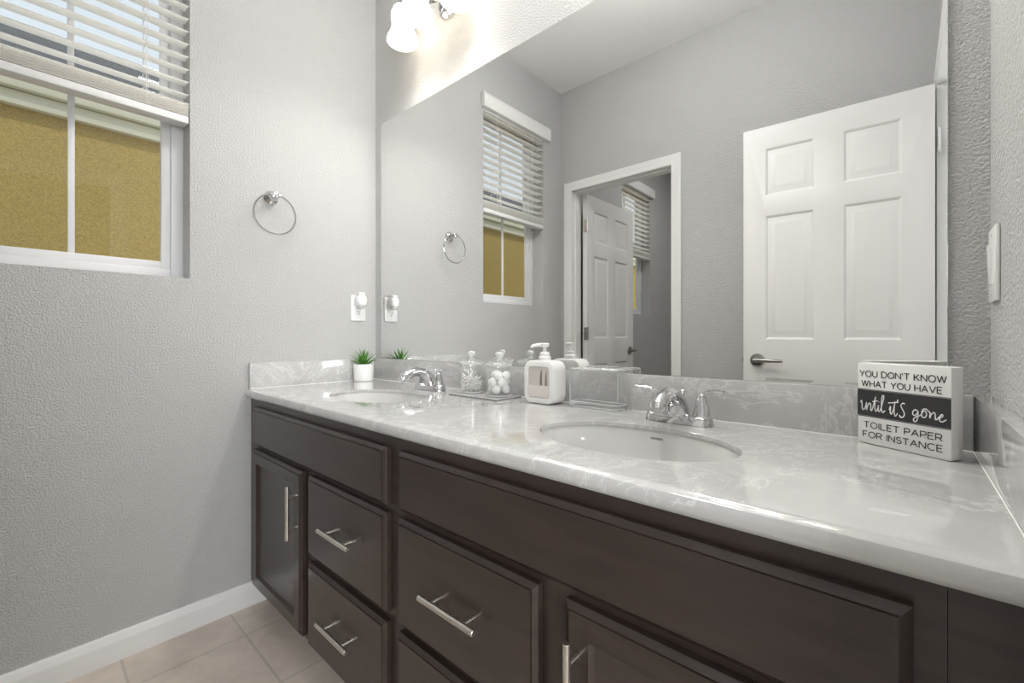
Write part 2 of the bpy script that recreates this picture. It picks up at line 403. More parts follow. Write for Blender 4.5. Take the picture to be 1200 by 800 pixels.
# ------------------------------------------------------------ windows
def window(name, y0, y1, label):
    w = thing(name, label, 'window', (-0.10, (y0+y1)/2, WZ0), kind='structure')
    xo, xi = -0.139, -0.090
    bm = B(); f = 0.036
    box(bm, xo, y0, WZ0, xi, y0+f, WZ1, 0.003); box(bm, xo, y1-f, WZ0, xi, y1, WZ1, 0.003)
    box(bm, xo, y0+f, WZ0, xi, y1-f, WZ0+f, 0.003); box(bm, xo, y0+f, WZ1-f, xi, y1-f, WZ1, 0.003)
    obj('frame', bm, M_vinyl, w)
    zm = 1.825
    for nm, za, zb, xs0, xs1 in (('lower_sash', WZ0+f, zm+0.018, -0.122, -0.100), ('upper_sash', zm-0.018, WZ1-f, -0.137, -0.1235)):
        s = 0.026; bm = B(); ya, yb = y0+f, y1-f
        box(bm, xs0, ya, za, xs1, ya+s, zb, 0.002); box(bm, xs0, yb-s, za, xs1, yb, zb, 0.002)
        box(bm, xs0, ya+s, za, xs1, yb-s, za+s, 0.002); box(bm, xs0, ya+s, zb-0.034, xs1, yb-s, zb, 0.002)
        sash = obj(nm, bm, M_vinyl, w)
        bm = B(); ym = (y0+y1)/2 + 0.004
        box(bm, (xs0+xs1)/2-0.005, ym-0.008, za+s, (xs0+xs1)/2+0.005, ym+0.008, zb-0.034, 0.002)
        obj('muntin', bm, M_vinyl, sash)
        bm = B(); box(bm, (xs0+xs1)/2-0.002, ya+s-0.004, za+s-0.004, (xs0+xs1)/2+0.002, yb-s+0.004, zb-0.030)
        obj('pane', bm, M_pane, sash)
    return w
window('window_1', *W1, 'white vinyl window with a vertical muntin beside the towel ring')
window('window_2', *W2, 'white vinyl window glimpsed beyond the open door in the mirror')

def blind(y0, y1, label):
    t = thing('window_blind', label, 'blind', (-0.02, (y0+y1)/2, 1.75), group=None)
    xc = -0.022; a, b_ = y0+0.004, y1-0.004
    bm = B(); prof = [(0.004, 2.36), (0.028, 2.36), (0.032, 2.368), (0.032, 2.43), (0.027, 2.440), (0.022, 2.447), (0.004, 2.447)]
    loft(bm, [[Vector((x, y, z)) for x, z in prof] for y in (y0-0.045, y1+0.020)]); obj('valance', bm, M_valance, t)
    bm = B(); box(bm, xc-0.025, a, 2.35, xc+0.020, b_, 2.395, 0.003); obj('head_rail', bm, M_valance, t)
    def slat_bm(z, tilt):
        bm = B(); sec = []
        for i in range(7):
            u = -0.025 + 0.05*i/6; sec.append((u, 0.0035*(1-(u/0.025)**2)+0.0013))
        sec += [(u, h-0.0026) for u, h in reversed(sec)]
        ct, st = math.cos(tilt), math.sin(tilt)
        loft(bm, [[Vector((xc+u*ct-h*st, y, z+u*st+h*ct)) for u, h in sec] for y in (a, b_)]); return bm
    z = 1.852; nsl = 0
    while z < 2.34:
        obj('slat', slat_bm(z, math.radians(-6)), M_slat, t, sharp=60); z += 0.0438
    zs = 1.779
    for k in range(8): obj('slat', slat_bm(zs + k*0.0056, 0), M_slat, t, sharp=60)
    bm = B(); box(bm, xc-0.026, a, 1.750, xc+0.026, b_, 1.775, 0.004); obj('bottom_rail', bm, M_valance, t)
    for yy in (a+0.115, b_-0.115):
        bm = B()
        for dx in (-0.027, 0.027): tube(bm, [(xc+dx, yy, 1.772), (xc+dx, yy, 2.36)], 0.0011, 6)
        tube(bm, [(xc+0.0285, yy+0.004, 1.760), (xc+0.0285, yy+0.004, 2.36)], 0.0009, 6)
        k = 1.838
        while k < 2.34: tube(bm, [(xc-0.027, yy, k), (xc+0.027, yy, k)], 0.0007, 5); k += 0.0438
        obj('ladder_cord', bm, M_slat, t)
    return t
blind(*W1, 'white slatted blind half raised over the window beside the towel ring')
blind(*W2, 'white slatted blind glimpsed past the open door in the mirror')

# ------------------------------------------------------------ outside
struct('ground', box(B(), -12, -9, -0.5, -0.14, 6, -0.3), M_ground, 'side yard between the two houses', 'ground')
h = thing('neighbouring_house', 'tan stucco house with cream eave outside the window', 'house', (-3.5, -1.5, -0.3))
obj('stucco_wall', box(B(), -5.5, -8, -0.3, -1.55, 5, 2.28), M_stucco, h)
bm = B(); box(bm, -1.55, -8, 2.19, -1.505, 5, 2.262, 0.004); obj('frieze_board', bm, M_fascia, h)
bm = B(); box(bm, -1.55, -8.1, 2.266, -1.47, 5.1, 2.345, 0.006); box(bm, -1.55, -8.1, 2.345, -1.455, 5.1, 2.375, 0.006); obj('gutter', bm, M_fascia, h)
bm = B(); loft(bm, [[Vector((-1.44, y, 2.377)), Vector((-3.5, y, 3.56)), Vector((-5.6, y, 2.36)), Vector((-5.6, y, 2.30)), Vector((-1.44, y, 2.30+0.076))] for y in (-8.2, 5.2)])
obj('roof', bm, M_roof, h)

# ------------------------------------------------------------ vanity cabinet
YF = -0.527; ZB = 0.092; ZT = 0.784
v = thing('vanity_cabinet', 'long dark espresso double vanity cabinet with bar handles', 'vanity', (0.98, -0.28, 0.0))
bm = B()
box(bm, 0.002, YF+0.019, ZB, 0.018, -0.002, ZT); box(bm, XR-0.018, YF+0.019, ZB, XR-0.002, -0.002, ZT)
box(bm, 0.018, YF+0.019, ZB, XR-0.018, -0.002, ZB+0.016); box(bm, 0.018, -0.010, ZB+0.016, XR-0.018, -0.002, ZT)
obj('carcass', bm, M_wood, v)
bm = B()   # face frame: stiles and rails
def fr(x0, x1, z0, z1): box(bm, x0, YF, z0, x1, YF+0.019, z1)
fr(0.002, 0.095, ZB, ZT); fr(0.470, 0.555, ZB, 0.590); fr(0.925, 1.020, ZB, ZT); fr(1.375, 1.475, ZB, 0.590); fr(1.835, 1.880, ZB, ZT); fr(1.8806, XR-0.002, ZB, ZT)
for x0, x1 in ((0.095, 0.925), (1.020, 1.835)): fr(x0, x1, 0.735, ZT)
for x0, x1 in ((0.095, 0.925), (1.020, 1.835)): fr(x0, x1, 0.590, 0.645)
for x0, x1 in ((0.555, 0.925), (1.020, 1.375)): fr(x0, x1, 0.335, 0.385)
for x0, x1 in ((0.095, 0.470), (0.555, 0.925), (1.020, 1.375), (1.475, 1.835)): fr(x0, x1, ZB, ZB+0.03)
obj('face_frame', bm, M_wood, v)
bm = B(); box(bm, 0.002, -0.455, 0.0, XR-0.002, -0.440, ZB); obj('toe_kick', bm, M_wood, v)
FT = 0.020   # front thickness
def front_bm(x0, x1, z0, z1):
    bm = B(); yb = YF-0.0012
    def ring(i, d): return [Vector((x, yb-d, z)) for x, z in ((x0+i, z0+i), (x1-i, z0+i), (x1-i, z1-i), (x0+i, z1-i))]
    loft(bm, [ring(0, 0), ring(0, 0.0115), ring(0.0015, 0.0135), ring(0.0085, FT-0.0012), ring(0.0090, FT-0.0026), ring(0.0102, FT-0.0026), ring(0.0107, FT)]); return bm
def door_bm(x0, x1, z0, z1, st=0.054):
    bm = B(); yb = YF-0.0012
    def ring(i, d): return [Vector((x, yb-d, z)) for x, z in ((x0+i, z0+i), (x1-i, z0+i), (x1-i, z1-i), (x0+i, z1-i))]
    loft(bm, [ring(0, 0), ring(0, 0.0115), ring(0.0015, 0.0135), ring(0.0085, FT-0.0012), ring(0.0090, FT-0.0026), ring(0.0102, FT-0.0026), ring(0.0107, FT), ring(st-0.008, FT), ring(st-0.005, FT-0.003), ring(st-0.001, 0.0115), ring(st+0.003, 0.0105)]); return bm
def handle_bm(cx, cz, vert, ln):
    bm = B(); y0 = YF-0.0012-FT; yb = y0-0.027
    ax = Vector((0, 0, 1)) if vert else Vector((1, 0, 0)); c0 = Vector((cx, yb, cz))
    tube(bm, [c0-ax*(ln/2), c0-ax*(ln/2-0.001), c0+ax*(ln/2-0.001), c0+ax*(ln/2)], [0.0052, 0.0062, 0.0062, 0.0052], 16)
    for s in (-1, 1):
        p = c0+ax*(s*0.048); tube(bm, [p, p+Vector((0, 0.0275, 0))], 0.0047, 12)
    return bm
def front(kind, x0, x1, z0, z1, hx=None, hz=None, vert=False):
    o = obj(kind, (door_bm if kind == 'door' else front_bm)(x0, x1, z0, z1), M_wood, v, sharp=20)
    if hx is not None:
        hd = obj('bar_handle', handle_bm(hx, hz, vert, 0.162), M_nickel, o); hd['label'] = 'brushed nickel bar pull'
    return o
front('false_front', 0.072, 0.948, 0.620, 0.757); front('false_front', 1.000, 1.856, 0.624, 0.757)
front('door', 0.069, 0.490, 0.106, 0.604, 0.463, 0.481, True); front('door', 1.453, 1.860, 0.106, 0.606, 1.479, 0.484, True)
front('drawer', 0.535, 0.948, 0.371, 0.604, 0.747, 0.4905); front('drawer', 0.535, 0.948, 0.106, 0.348, 0.738, 0.2325)
front('drawer', 0.997, 1.398, 0.368, 0.606, 1.199, 0.489); front('drawer', 0.997, 1.398, 0.106, 0.349, 1.199, 0.231)

# ------------------------------------------------------------ countertop
SINKS = ((0.535, -0.317), (1.450, -0.317)); SA, SB = 0.198, 0.132
ct = thing('countertop', 'glossy pale veined marble vanity countertop with low splashes', 'countertop', (0.98, -0.28, ZT))
bm = B(); NE = 64; zb = ZT+0.026
hf = [(-0.532, CT), (-0.540, CT-0.0015), (-0.546, CT-0.0055), (-0.549, CT-0.012), (-0.549, CT-0.020), (-0.546, CT-0.027), (-0.541, CT-0.032), (-0.535, ZT+0.001), (-0.512, ZT+0.001), (-0.510, ZT+0.002), (-0.510, zb)]
def edge_loop(ps):
    vs = [bm.verts.new(p) for p in ps]; return vs, [bm.edges.new((vs[i], vs[(i+1) % len(vs)])) for i in range(len(vs))]
faces_e = {}
for z, yf in ((CT, hf[0][0]), (zb, hf[-1][0])):
    o_, e_ = edge_loop([(0.0005, yf, z), (XR-0.0005, yf, z), (XR-0.0005, -0.0005, z), (0.0005, -0.0005, z)]); E_ = list(e_); holes = []
    for cx, cy in SINKS:
        hv, he = edge_loop([(cx+SA*math.cos(2*PI*i/NE), cy+SB*math.sin(2*PI*i/NE), z) for i in range(NE)]); E_ += he; holes.append(hv)
    bmesh.ops.triangle_fill(bm, edges=E_, use_beauty=True); faces_e[z] = (o_, holes)
for ha, hb in zip(faces_e[CT][1], faces_e[zb][1]):
    for i in range(NE): bm.faces.new((ha[i], ha[(i+1) % NE], hb[(i+1) % NE], hb[i]))
ot, ob = faces_e[CT][0], faces_e[zb][0]
for i in (1, 2, 3): bm.faces.new((ot[i], ot[(i+1) % 4], ob[(i+1) % 4], ob[i]))
prev = (ot[0], ot[1])
for k, (y, z) in enumerate(hf[1:]):
    cur = (ob[0], ob[1]) if k == len(hf)-2 else (bm.verts.new((0.0005, y, z)), bm.verts.new((XR-0.0005, y, z)))
    bm.faces.new((prev[0], prev[1], cur[1], cur[0])); prev = cur
obj('slab', bm, M_marble, ct, sharp=30)
SH = 0.915
obj('backsplash', box(B(), 0.0215, -0.020, CT+0.0003, XR-0.0215, -0.0005, SH, 0.0016, 2), M_marble, ct)
obj('side_splash', box(B(), 0.0005, -0.536, CT+0.0003, 0.0212, -0.0005, SH, 0.0016, 2), M_marble, ct)
obj('side_splash', box(B(), XR-0.0212, -0.536, CT+0.0003, XR-0.0005, -0.0005, SH, 0.0016, 2), M_marble, ct)
bm = B()
tube(bm, [(0.022, -0.021, CT+0.0005), (XR-0.022, -0.021, CT+0.0005)], 0.0010, 6); tube(bm, [(0.022, -0.021, CT+0.0005), (0.022, -0.536, CT+0.0005)], 0.0010, 6)
tube(bm, [(XR-0.022, -0.021, CT+0.0005), (XR-0.022, -0.536, CT+0.0005)], 0.0010, 6)
obj('caulk_bead', bm, M_caulk, ct)

# ------------------------------------------------------------ stroke lettering
def arc(cx, cy, rx, ry, a0, a1, n=14): return [(cx+rx*math.cos(math.radians(a0+(a1-a0)*i/n)), cy+ry*math.sin(math.radians(a0+(a1-a0)*i/n))) for i in range(n+1)]
GL = {
 'Y': (1.0, [[(0, 1), (.5, .48), (1, 1)], [(.5, .48), (.5, 0)]]), 'O': (1.2, [arc(.6, .5, .6, .5, 0, 360, 28)]),
 'U': (.95, [[(0, 1), (0, .4)]+arc(.475, .4, .475, .4, 180, 360)+[(.95, 1)]]),
 'D': (1.0, [[(0, 0), (0, 1), (.45, 1)]+arc(.45, .5, .55, .5, 90, -90)+[(0, 0)]]),
 'N': (1.0, [[(0, 0), (0, 1), (1, 0), (1, 1)]]), "'": (.1, [[(.05, 1.0), (.05, .72)]]),
 'T': (.9, [[(0, 1), (.9, 1)], [(.45, 1), (.45, 0)]]), 'K': (.95, [[(0, 0), (0, 1)], [(.9, 1), (0, .4)], [(.3, .6), (.95, 0)]]),
 'W': (1.5, [[(0, 1), (.38, 0), (.75, 1), (1.12, 0), (1.5, 1)]]), 'H': (1.0, [[(0, 0), (0, 1)], [(1, 0), (1, 1)], [(0, .5), (1, .5)]]),
 'A': (1.1, [[(0, 0), (.55, 1), (1.1, 0)], [(.2, .34), (.9, .34)]]), 'V': (1.05, [[(0, 1), (.525, 0), (1.05, 1)]]),
 'E': (.82, [[(.82, 1), (0, 1), (0, 0), (.82, 0)], [(0, .52), (.72, .52)]]), 'F': (.8, [[(.8, 1), (0, 1), (0, 0)], [(0, .5), (.68, .5)]]),
 'I': (.05, [[(.02, 0), (.02, 1)]]), 'L': (.78, [[(0, 1), (0, 0), (.78, 0)]]),
 'P': (.85, [[(0, 0), (0, 1), (.57, 1)]+arc(.57, .72, .28, .28, 90, -90)+[(0, .44)]]),
 'R': (.9, [[(0, 0), (0, 1), (.58, 1)]+arc(.58, .72, .28, .28, 90, -90)+[(0, .44)], [(.5, .44), (.9, 0)]]),
 'S': (.85, [arc(.43, .745, .36, .255, 25, 270, 14)+arc(.43, .25, .40, .25, 90, -150, 14)]),
 'C': (1.1, [arc(.6, .5, .6, .5, 45, 315, 20)]), 'G': (1.1, [arc(.6, .5, .6, .5, 45, 340, 20)+[(1.15, .48), (.7, .48)]]),
 'B': (.85, [[(0, 0), (0, 1), (.5, 1)]+arc(.5, .76, .26, .24, 90, -90)+[(0, .52), (.55, .52)]+arc(.55, .26, .3, .26, 90, -90)+[(0, 0)]]),
}
def layout(text, gap=.28, space=.75):
    x = 0; out = []
    for ch in text:
        if ch == ' ': x += space; continue
        w, st = GL[ch]; out += [[(x+px, py) for px, py in s] for s in st]; x += w+gap
    return out, x-gap
def strokes_bm(strokes, to3, r, n=6):
    bm = B()
    for s in strokes:
        P_ = [Vector(to3(*p)) for p in s]; Q = [P_[0]]
        for p in P_[1:]:
            if (p-Q[-1]).length > 1e-6: Q.append(p)
        # sharp corners: separate straight tubes, smooth runs: one tube
        run = [Q[0]]
        for i in range(1, len(Q)):
            run.append(Q[i])
            if i+1 < len(Q):
                a = (Q[i]-Q[i-1]).normalized(); b_ = (Q[i+1]-Q[i]).normalized()
                if a.dot(b_) < 0.75: tube(bm, run, r, n); run = [Q[i]]
        tube(bm, run, r, n)
    return bm

# ------------------------------------------------------------ sinks
def sink(cx, cy, label, logo):
    t = thing('wash_basin', label, 'sink', (cx, cy, 0.62))
    zt = ZT+0.0255
    prof = [(SA+0.022, SB+0.022, zt), (SA+0.004, SB+0.004, zt), (SA+0.001, SB+0.001, zt-0.006), (SA-0.006, SB-0.005, zt-0.030), (SA-0.022, SB-0.018, zt-0.075), (SA-0.055, SB-0.042, zt-0.112), (SA-0.105, SB-0.075, zt-0.133), (0.060, 0.045, zt-0.141), (0.022, 0.022, zt-0.143)]
    outer = [(0.022, 0.022, zt-0.155), (0.065, 0.05, zt-0.153), (SA-0.10, SB-0.07, zt-0.145), (SA-0.045, SB-0.034, zt-0.122), (SA-0.010, SB-0.008, zt-0.080), (SA+0.006, SB+0.006, zt-0.030), (SA+0.022, SB+0.022, zt-0.012)]
    bm = B(); rings = [[Vector((cx+a*math.cos(2*PI*i/64), cy+b_*math.sin(2*PI*i/64), z)) for i in range(64)] for a, b_, z in prof+outer]
    R = loft(bm, rings, False, False)
    for i in range(64): bm.faces.new((R[-1][i], R[-1][(i+1) % 64], R[0][(i+1) % 64], R[0][i]))
    obj('bowl', bm, M_porc, t, sharp=60)
    bm = B(); lathe(bm, [(0.012, zt-0.142), (0.021, zt-0.140), (0.030, zt-0.1385), (0.0315, zt-0.1405), (0.021, zt-0.146), (0.021, zt-0.165), (0.012, zt-0.165)], 28, (cx, cy, 0)); obj('drain', bm, M_chrome, t)
    if logo:
        st, w = layout('GERBER', .3); hgt = 0.0042; s = hgt*0.95
        def P3(px, py):
            x = (px-w/2)*s; z = zt-0.017+py*hgt
            k = math.sqrt(max(0, 1-(x/(SA-0.005))**2)); return (cx+0.0+x, cy+(SB-0.0060-0.004)*k+0.0015, z)
        obj('maker_lettering', strokes_bm(st, P3, 0.00042), M_ink, t)
    return t
sink(*SINKS[0], 'white oval undermount sink at the far left end of the counter', False)
sink(*SINKS[1], 'white oval undermount sink in front of the right faucet', True)

# ------------------------------------------------------------ faucets (local coordinates: x right, y to the wall, z from counter)
f0 = thing('faucet', 'chrome two handle faucet beside the small potted plant', 'faucet', (0.540, -0.100, CT+0.0006))
bm = B()
def stadium(hw, r, z, n=10):
    return [Vector((hw-r+r*math.cos(a), r*math.sin(a), z)) for a in [(-PI/2+PI*i/n) for i in range(n+1)]] + [Vector((-hw+r+r*math.cos(a), r*math.sin(a), z)) for a in [(PI/2+PI*i/n) for i in range(n+1)]]
loft(bm, [stadium(0.077, 0.026, 0), stadium(0.075, 0.0245, 0.012), stadium(0.071, 0.0215, 0.0165), stadium(0.066, 0.0175, 0.018)])
obj('base_plate', bm, M_chrome, f0, world=False)
bm = B()
tube(bm, [(0, 0.002, 0.012), (0, 0.000, 0.030), (0, -0.010, 0.048), (0, -0.030, 0.063), (0, -0.055, 0.0695), (0, -0.080, 0.067), (0, -0.102, 0.059), (0, -0.118, 0.049), (0, -0.124, 0.042)], [0.024, 0.022, 0.0195, 0.0175, 0.0165, 0.0165, 0.0172, 0.0172, 0.0125], 20, sq=(1, 1.05), up=(0, 1, 0))
obj('spout', bm, M_chrome, f0, world=False)
bm = B(); lathe(bm, [(0.0035, 0.012), (0.0035, 0.062), (0.0055, 0.064), (0.0055, 0.070), (0.002, 0.073)], 12, (0, 0.026, 0)); box(bm, -0.004, 0.015, 0.012, 0.004, 0.028, 0.018, 0.001)
obj('lift_rod', bm, M_chrome, f0, world=False)
for s in (-1, 1):
    bm = B(); NF = 24; rings = []
    for rr, z in ((0.0245, 0.0), (0.0225, 0.017), (0.0205, 0.0185), (0.0185, 0.022), (0.0140, 0.042), (0.0100, 0.058), (0.0075, 0.067), (0.0045, 0.071)):
        fl = 0.07 if 0.02 < z < 0.06 else 0.0
        rings.append([Vector((s*0.0515+rr*(1+fl*math.cos(6*a))*math.cos(a), rr*(1+fl*math.cos(6*a))*math.sin(a), z)) for a in [2*PI*i/NF for i in range(NF)]])
    loft(bm, rings)
    hd = obj('handle_base', bm, M_chrome, f0, world=False)
    bm = B(); tube(bm, [(s*0.047, 0, 0.052), (s*0.053, -0.001, 0.066), (s*0.064, -0.003, 0.0745), (s*0.080, -0.006, 0.077), (s*0.094, -0.010, 0.0765), (s*0.101, -0.012, 0.079)], [0.006, 0.0068, 0.006, 0.005, 0.0062, 0.0035], 12, sq=(0.62, 1.25))
    obj('lever', bm, M_chrome, hd, world=False)
f1 = dup(f0); f1.location = (1.462, -0.100, CT+0.0006); f1['label'] = 'chrome two handle faucet between clear acrylic box and word sign'
for f in (f0, f1): f['group'] = 'chrome faucets on the counter'

# ------------------------------------------------------------ mirror
mi = thing('wall_mirror', 'large frameless wall mirror above the backsplash', 'mirror', (0.98, -0.003, SH))
mx0, mx1, mz0, mz1 = 0.053, 1.909, SH+0.0006, 1.987
def mpoly(y, ins=0.0):
    c_ = 0.012
    return [Vector(p) for p in ((mx0+ins, y, mz0), (mx1-ins, y, mz0), (mx1-ins, y, mz1-c_-ins*.4), (mx1-c_-ins*.4, y, mz1-ins), (mx0+c_+ins*.4, y, mz1-ins), (mx0+ins, y, mz1-c_-ins*.4))]
bm = B(); loft(bm, [mpoly(-0.0008), mpoly(-0.0050)]); obj('backing', bm, M_edge, mi)
bm = B(); vs = [bm.verts.new(p) for p in mpoly(-0.0056, 0.0015)]; bm.faces.new(vs)
vs2 = [bm.verts.new(p) for p in mpoly(-0.0050, 0.0002)]
for i in range(6): bm.faces.new((vs[i], vs[(i+1) % 6], vs2[(i+1) % 6], vs2[i]))
obj('silvered_glass', bm, M_mirror, mi, sharp=5)

# ------------------------------------------------------------ vanity light
def vanity_light(cx, label, zc=2.305):
    t = thing('vanity_light', label, 'light fixture', (cx, -0.02, zc))
    bm = B()
    for k, (h, r) in enumerate(((-0.0005, 1.0), (-0.010, 1.0), (-0.016, 0.92), (-0.019, 0.80), (-0.024, 0.74), (-0.027, 0.5))): pass
    rings = [[Vector((cx+0.060*r*math.cos(a), h, zc+0.060*r*math.sin(a))) for a in [2*PI*i/36 for i in range(36)]] for h, r in ((-0.0005, 1.0), (-0.010, 1.0), (-0.016, 0.92), (-0.019, 0.80), (-0.024, 0.74), (-0.028, 0.4))]
    loft(bm, rings); obj('wall_plate', bm, M_chrome, t)
    bm = B(); tube(bm, [(cx-0.165, -0.105, zc+0.085), (cx-0.12, -0.095, zc+0.05), (cx-0.06, -0.06, zc+0.0), (cx, -0.035, zc), (cx+0.06, -0.06, zc+0.0), (cx+0.12, -0.095, zc+0.05), (cx+0.165, -0.105, zc+0.085)], 0.007, 10)
    tube(bm, [(cx, -0.02, zc), (cx, -0.06, zc+0.005), (cx, -0.12, zc+0.05), (cx, -0.15, zc+0.085)], 0.007, 10)
    obj('arm', bm, M_chrome, t)
    for dx, y in ((-0.165, -0.105), (-0.012, -0.150), (0.160, -0.105)):
        x = cx+dx; zt = zc+0.010
        bm = B(); lathe(bm, [(0.010, zt+0.090), (0.020, zt+0.080), (0.026, zt+0.060), (0.027, zt+0.020), (0.022, zt+0.001)], 24, (x, y, 0)); obj('socket_cup', bm, M_chrome, t)
        bm = B(); lathe(bm, [(0.024, zt), (0.036, zt-0.010), (0.045, zt-0.032), (0.0455, zt-0.052), (0.042, zt-0.072), (0.0425, zt-0.088), (0.050, zt-0.108), (0.058, zt-0.124), (0.062, zt-0.138), (0.060, zt-0.140), (0.054, zt-0.124), (0.046, zt-0.108), (0.0385, zt-0.088), (0.038, zt-0.072), (0.041, zt-0.052), (0.040, zt-0.032), (0.032, zt-0.012), (0.020, zt-0.004)], 36, (x, y, 0), cap0=False, cap1=False)
        sh = obj('glass_shade', bm, M_shade, t, sharp=80)
        bm = B(); ball(bm, (x, y, zt-0.062), 0.024, 3, (1, 1, 1.15)); lathe(bm, [(0.013, zt-0.045), (0.013, zt-0.004)], 16, (x, y, 0)); obj('bulb', bm, M_bulb, sh)
        light('vanity_bulb', 'POINT', (x, y, zt-0.075), BULB, (1.0, 0.92, 0.80), 0.028)
        sp = light('vanity_downlight', 'SPOT', (x, y, zt-0.136), DOWN, (1.0, 0.96, 0.90), rot=(math.radians(-20), 0, 0)); sp.data.shadow_soft_size = 0.03; sp.data.spot_size = math.radians(140); sp.data.spot_blend = 0.75
    return t
vanity_light(0.540, 'chrome wall light with lit white bell shades at top left')
vanity_light(1.460, 'assumed matching chrome wall light above the right sink, out of frame', 2.345)  # unseen second fixture, assumed; helps light the right side

# ------------------------------------------------------------ towel ring
t = thing('towel_ring', 'round chrome towel ring on the grey wall by the window', 'towel ring', (0.0, -0.458, 1.556))
bm = B(); lathe(bm, [(0.026, 0.0005), (0.0265, 0.006), (0.023, 0.010), (0.024, 0.013), (0.018, 0.018), (0.0115, 0.026), (0.0095, 0.036), (0.013, 0.041), (0.0145, 0.048), (0.012, 0.055), (0.006, 0.058)], 28, (0, -0.458, 1.556), 'x')
tube(bm, [(0.047, -0.440, 1.556), (0.047, -0.476, 1.556)], 0.0065, 12); obj('wall_post', bm, M_chrome, t)
obj('ring', torus(B(), (0.047, -0.458, 1.484), 0.0755, 0.0034, 'x', 64, 10), M_chrome, t)

# ------------------------------------------------------------ outlet, plug-in freshener, switch
oy, oz = -0.0905, 1.1425
t = thing('wall_outlet', 'white duplex outlet plate on the left wall near the mirror', 'outlet', (0, oy, oz))
bm = B(); box(bm, 0.0003, oy-0.035, oz-0.0575, 0.006, oy+0.035, oz+0.0575, 0.0022, 2); obj('cover_plate', bm, M_plastic, t)
for dz in (-0.0195, 0.0195):
    bm = B(); loft(bm, [[Vector((x, oy+px, oz+dz+pz)) for px, pz in rrect(0.033-i, 0.029-i, 0.010)] for x, i in ((0.0055, 0), (0.0075, 0), (0.0080, 0.002))]); rc = obj('receptacle', bm, M_plastic, t)
    bm = B(); box(bm, 0.0078, oy-0.0075, oz+dz-0.001, 0.0084, oy-0.0055, oz+dz+0.008); box(bm, 0.0078, oy+0.0055, oz+dz-0.001, 0.0084, oy+0.0075, oz+dz+0.006)
    lathe(bm, [(0.0027, 0.0078), (0.0027, 0.0084)], 14, (0, oy, oz+dz-0.0075), 'x'); obj('slots', bm, M_dark, rc)
t = thing('air_freshener', 'white rounded plug-in air freshener in the outlet', 'air freshener', (0.009, oy, oz+0.026))
bm = B(); pz = oz+0.020
loft(bm, [[Vector((x, oy+px*s, pz+0.012+pz2*s)) for px, pz2 in rrect(0.046, 0.056, 0.021, 8)] for x, s in ((0.0088, 0.86), (0.012, 0.95), (0.022, 1.0), (0.034, 0.99), (0.044, 0.90), (0.049, 0.74), (0.051, 0.5))]); obj('body', bm, M_plastic, t, sharp=60)
bm = B(); lathe(bm, [(0.0175, pz+0.034), (0.0185, pz+0.040), (0.0175, pz+0.046), (0.012, pz+0.049), (0.004, pz+0.050)], 24, (0.031, oy, 0)); obj('dial_cap', bm, M_ceramic, t)
bm = B(); lathe(bm, [(0.012, pz-0.022), (0.0165, pz-0.020), (0.0175, pz-0.010), (0.0165, pz-0.004)], 24, (0.0285, oy, 0)); obj('refill_bottle', bm, M_rim, t)
sy, sz = -0.070, 1.132
t = thing('light_switch', 'white rocker light switch plate on the right wall', 'light switch', (XR, sy, sz))
bm = B(); box(bm, XR-0.006, sy-0.036, sz-0.0595, XR-0.0003, sy+0.036, sz+0.0595, 0.0022, 2); obj('cover_plate', bm, M_plastic, t)
bm = B(); loft(bm, [[Vector((XR-0.0058, sy+a, sz+b_)) for a, b_ in ((-0.0165, -0.033), (0.0165, -0.033), (0.0165, 0.033), (-0.0165, 0.033))], [Vector((XR-x, sy+a, sz+b_)) for a, b_, x in ((-0.015, -0.0315, 0.0078), (0.015, -0.0315, 0.0078), (0.015, 0.0315, 0.0105), (-0.015, 0.0315, 0.0105))]]); obj('rocker', bm, M_plastic, t)
for dz in (-0.048, 0.048): obj('screw', lathe(B(), [(0.0028, XR-0.0058), (0.0026, XR-0.0068), (0.001, XR-0.0069)], 12, (0, sy, sz+dz), 'x'), M_vinyl, t)

# ------------------------------------------------------------ potted plant
px, py = 0.068, -0.100
t = thing('potted_plant', 'small spiky green plant in a white pot in the counter corner', 'plant', (px, py, CT+0.0006))
bm = B(); z0 = CT+0.0006
lathe(bm, [(0.038, z0), (0.0405, z0+0.002), (0.0435, z0+0.073), (0.0430, z0+0.0745), (0.0405, z0+0.0745), (0.0395, z0+0.064), (0.0, z0+0.064)], 36, (px, py, 0), cap1=False); obj('pot', bm, M_ceramic, t)
bm = B(); lathe(bm, [(0.0385, z0+0.0645), (0.036, z0+0.067), (0.0, z0+0.069)], 24, (px, py, 0), cap1=False); obj('soil', bm, M_soil, t)
for k in range(34):
    u = (k+0.5)/34; az = k*2.39996; lean = 0.15+1.05*u; ln = 0.082-0.016*u+random.uniform(-.008, .006)
    bx, by = px+0.017*u*math.cos(az), py+0.017*u*math.sin(az); pts = []; rad = []
    for i in range(6):
        q = i/5; th = lean*(0.55+0.55*q); pts.append((bx+ln*q*math.sin(th)*math.cos(az), by+ln*q*math.sin(th)*math.sin(az), z0+0.067+ln*q*math.cos(th))); rad.append(0.0044*(1-q)**0.8*(0.75+0.5*min(1, q*4))+0.0003)
    pts = [(max(0.025, a), min(-0.024, b_) if b_ > -0.024 else b_, c_) for a, b_, c_ in pts]
    bm = B(); tube(bm, pts, rad, 8, sq=(0.35, 1.0), up=(math.cos(az)*.3, math.sin(az)*.3, 1)); obj('leaf', bm, M_leaf, t, sharp=80)

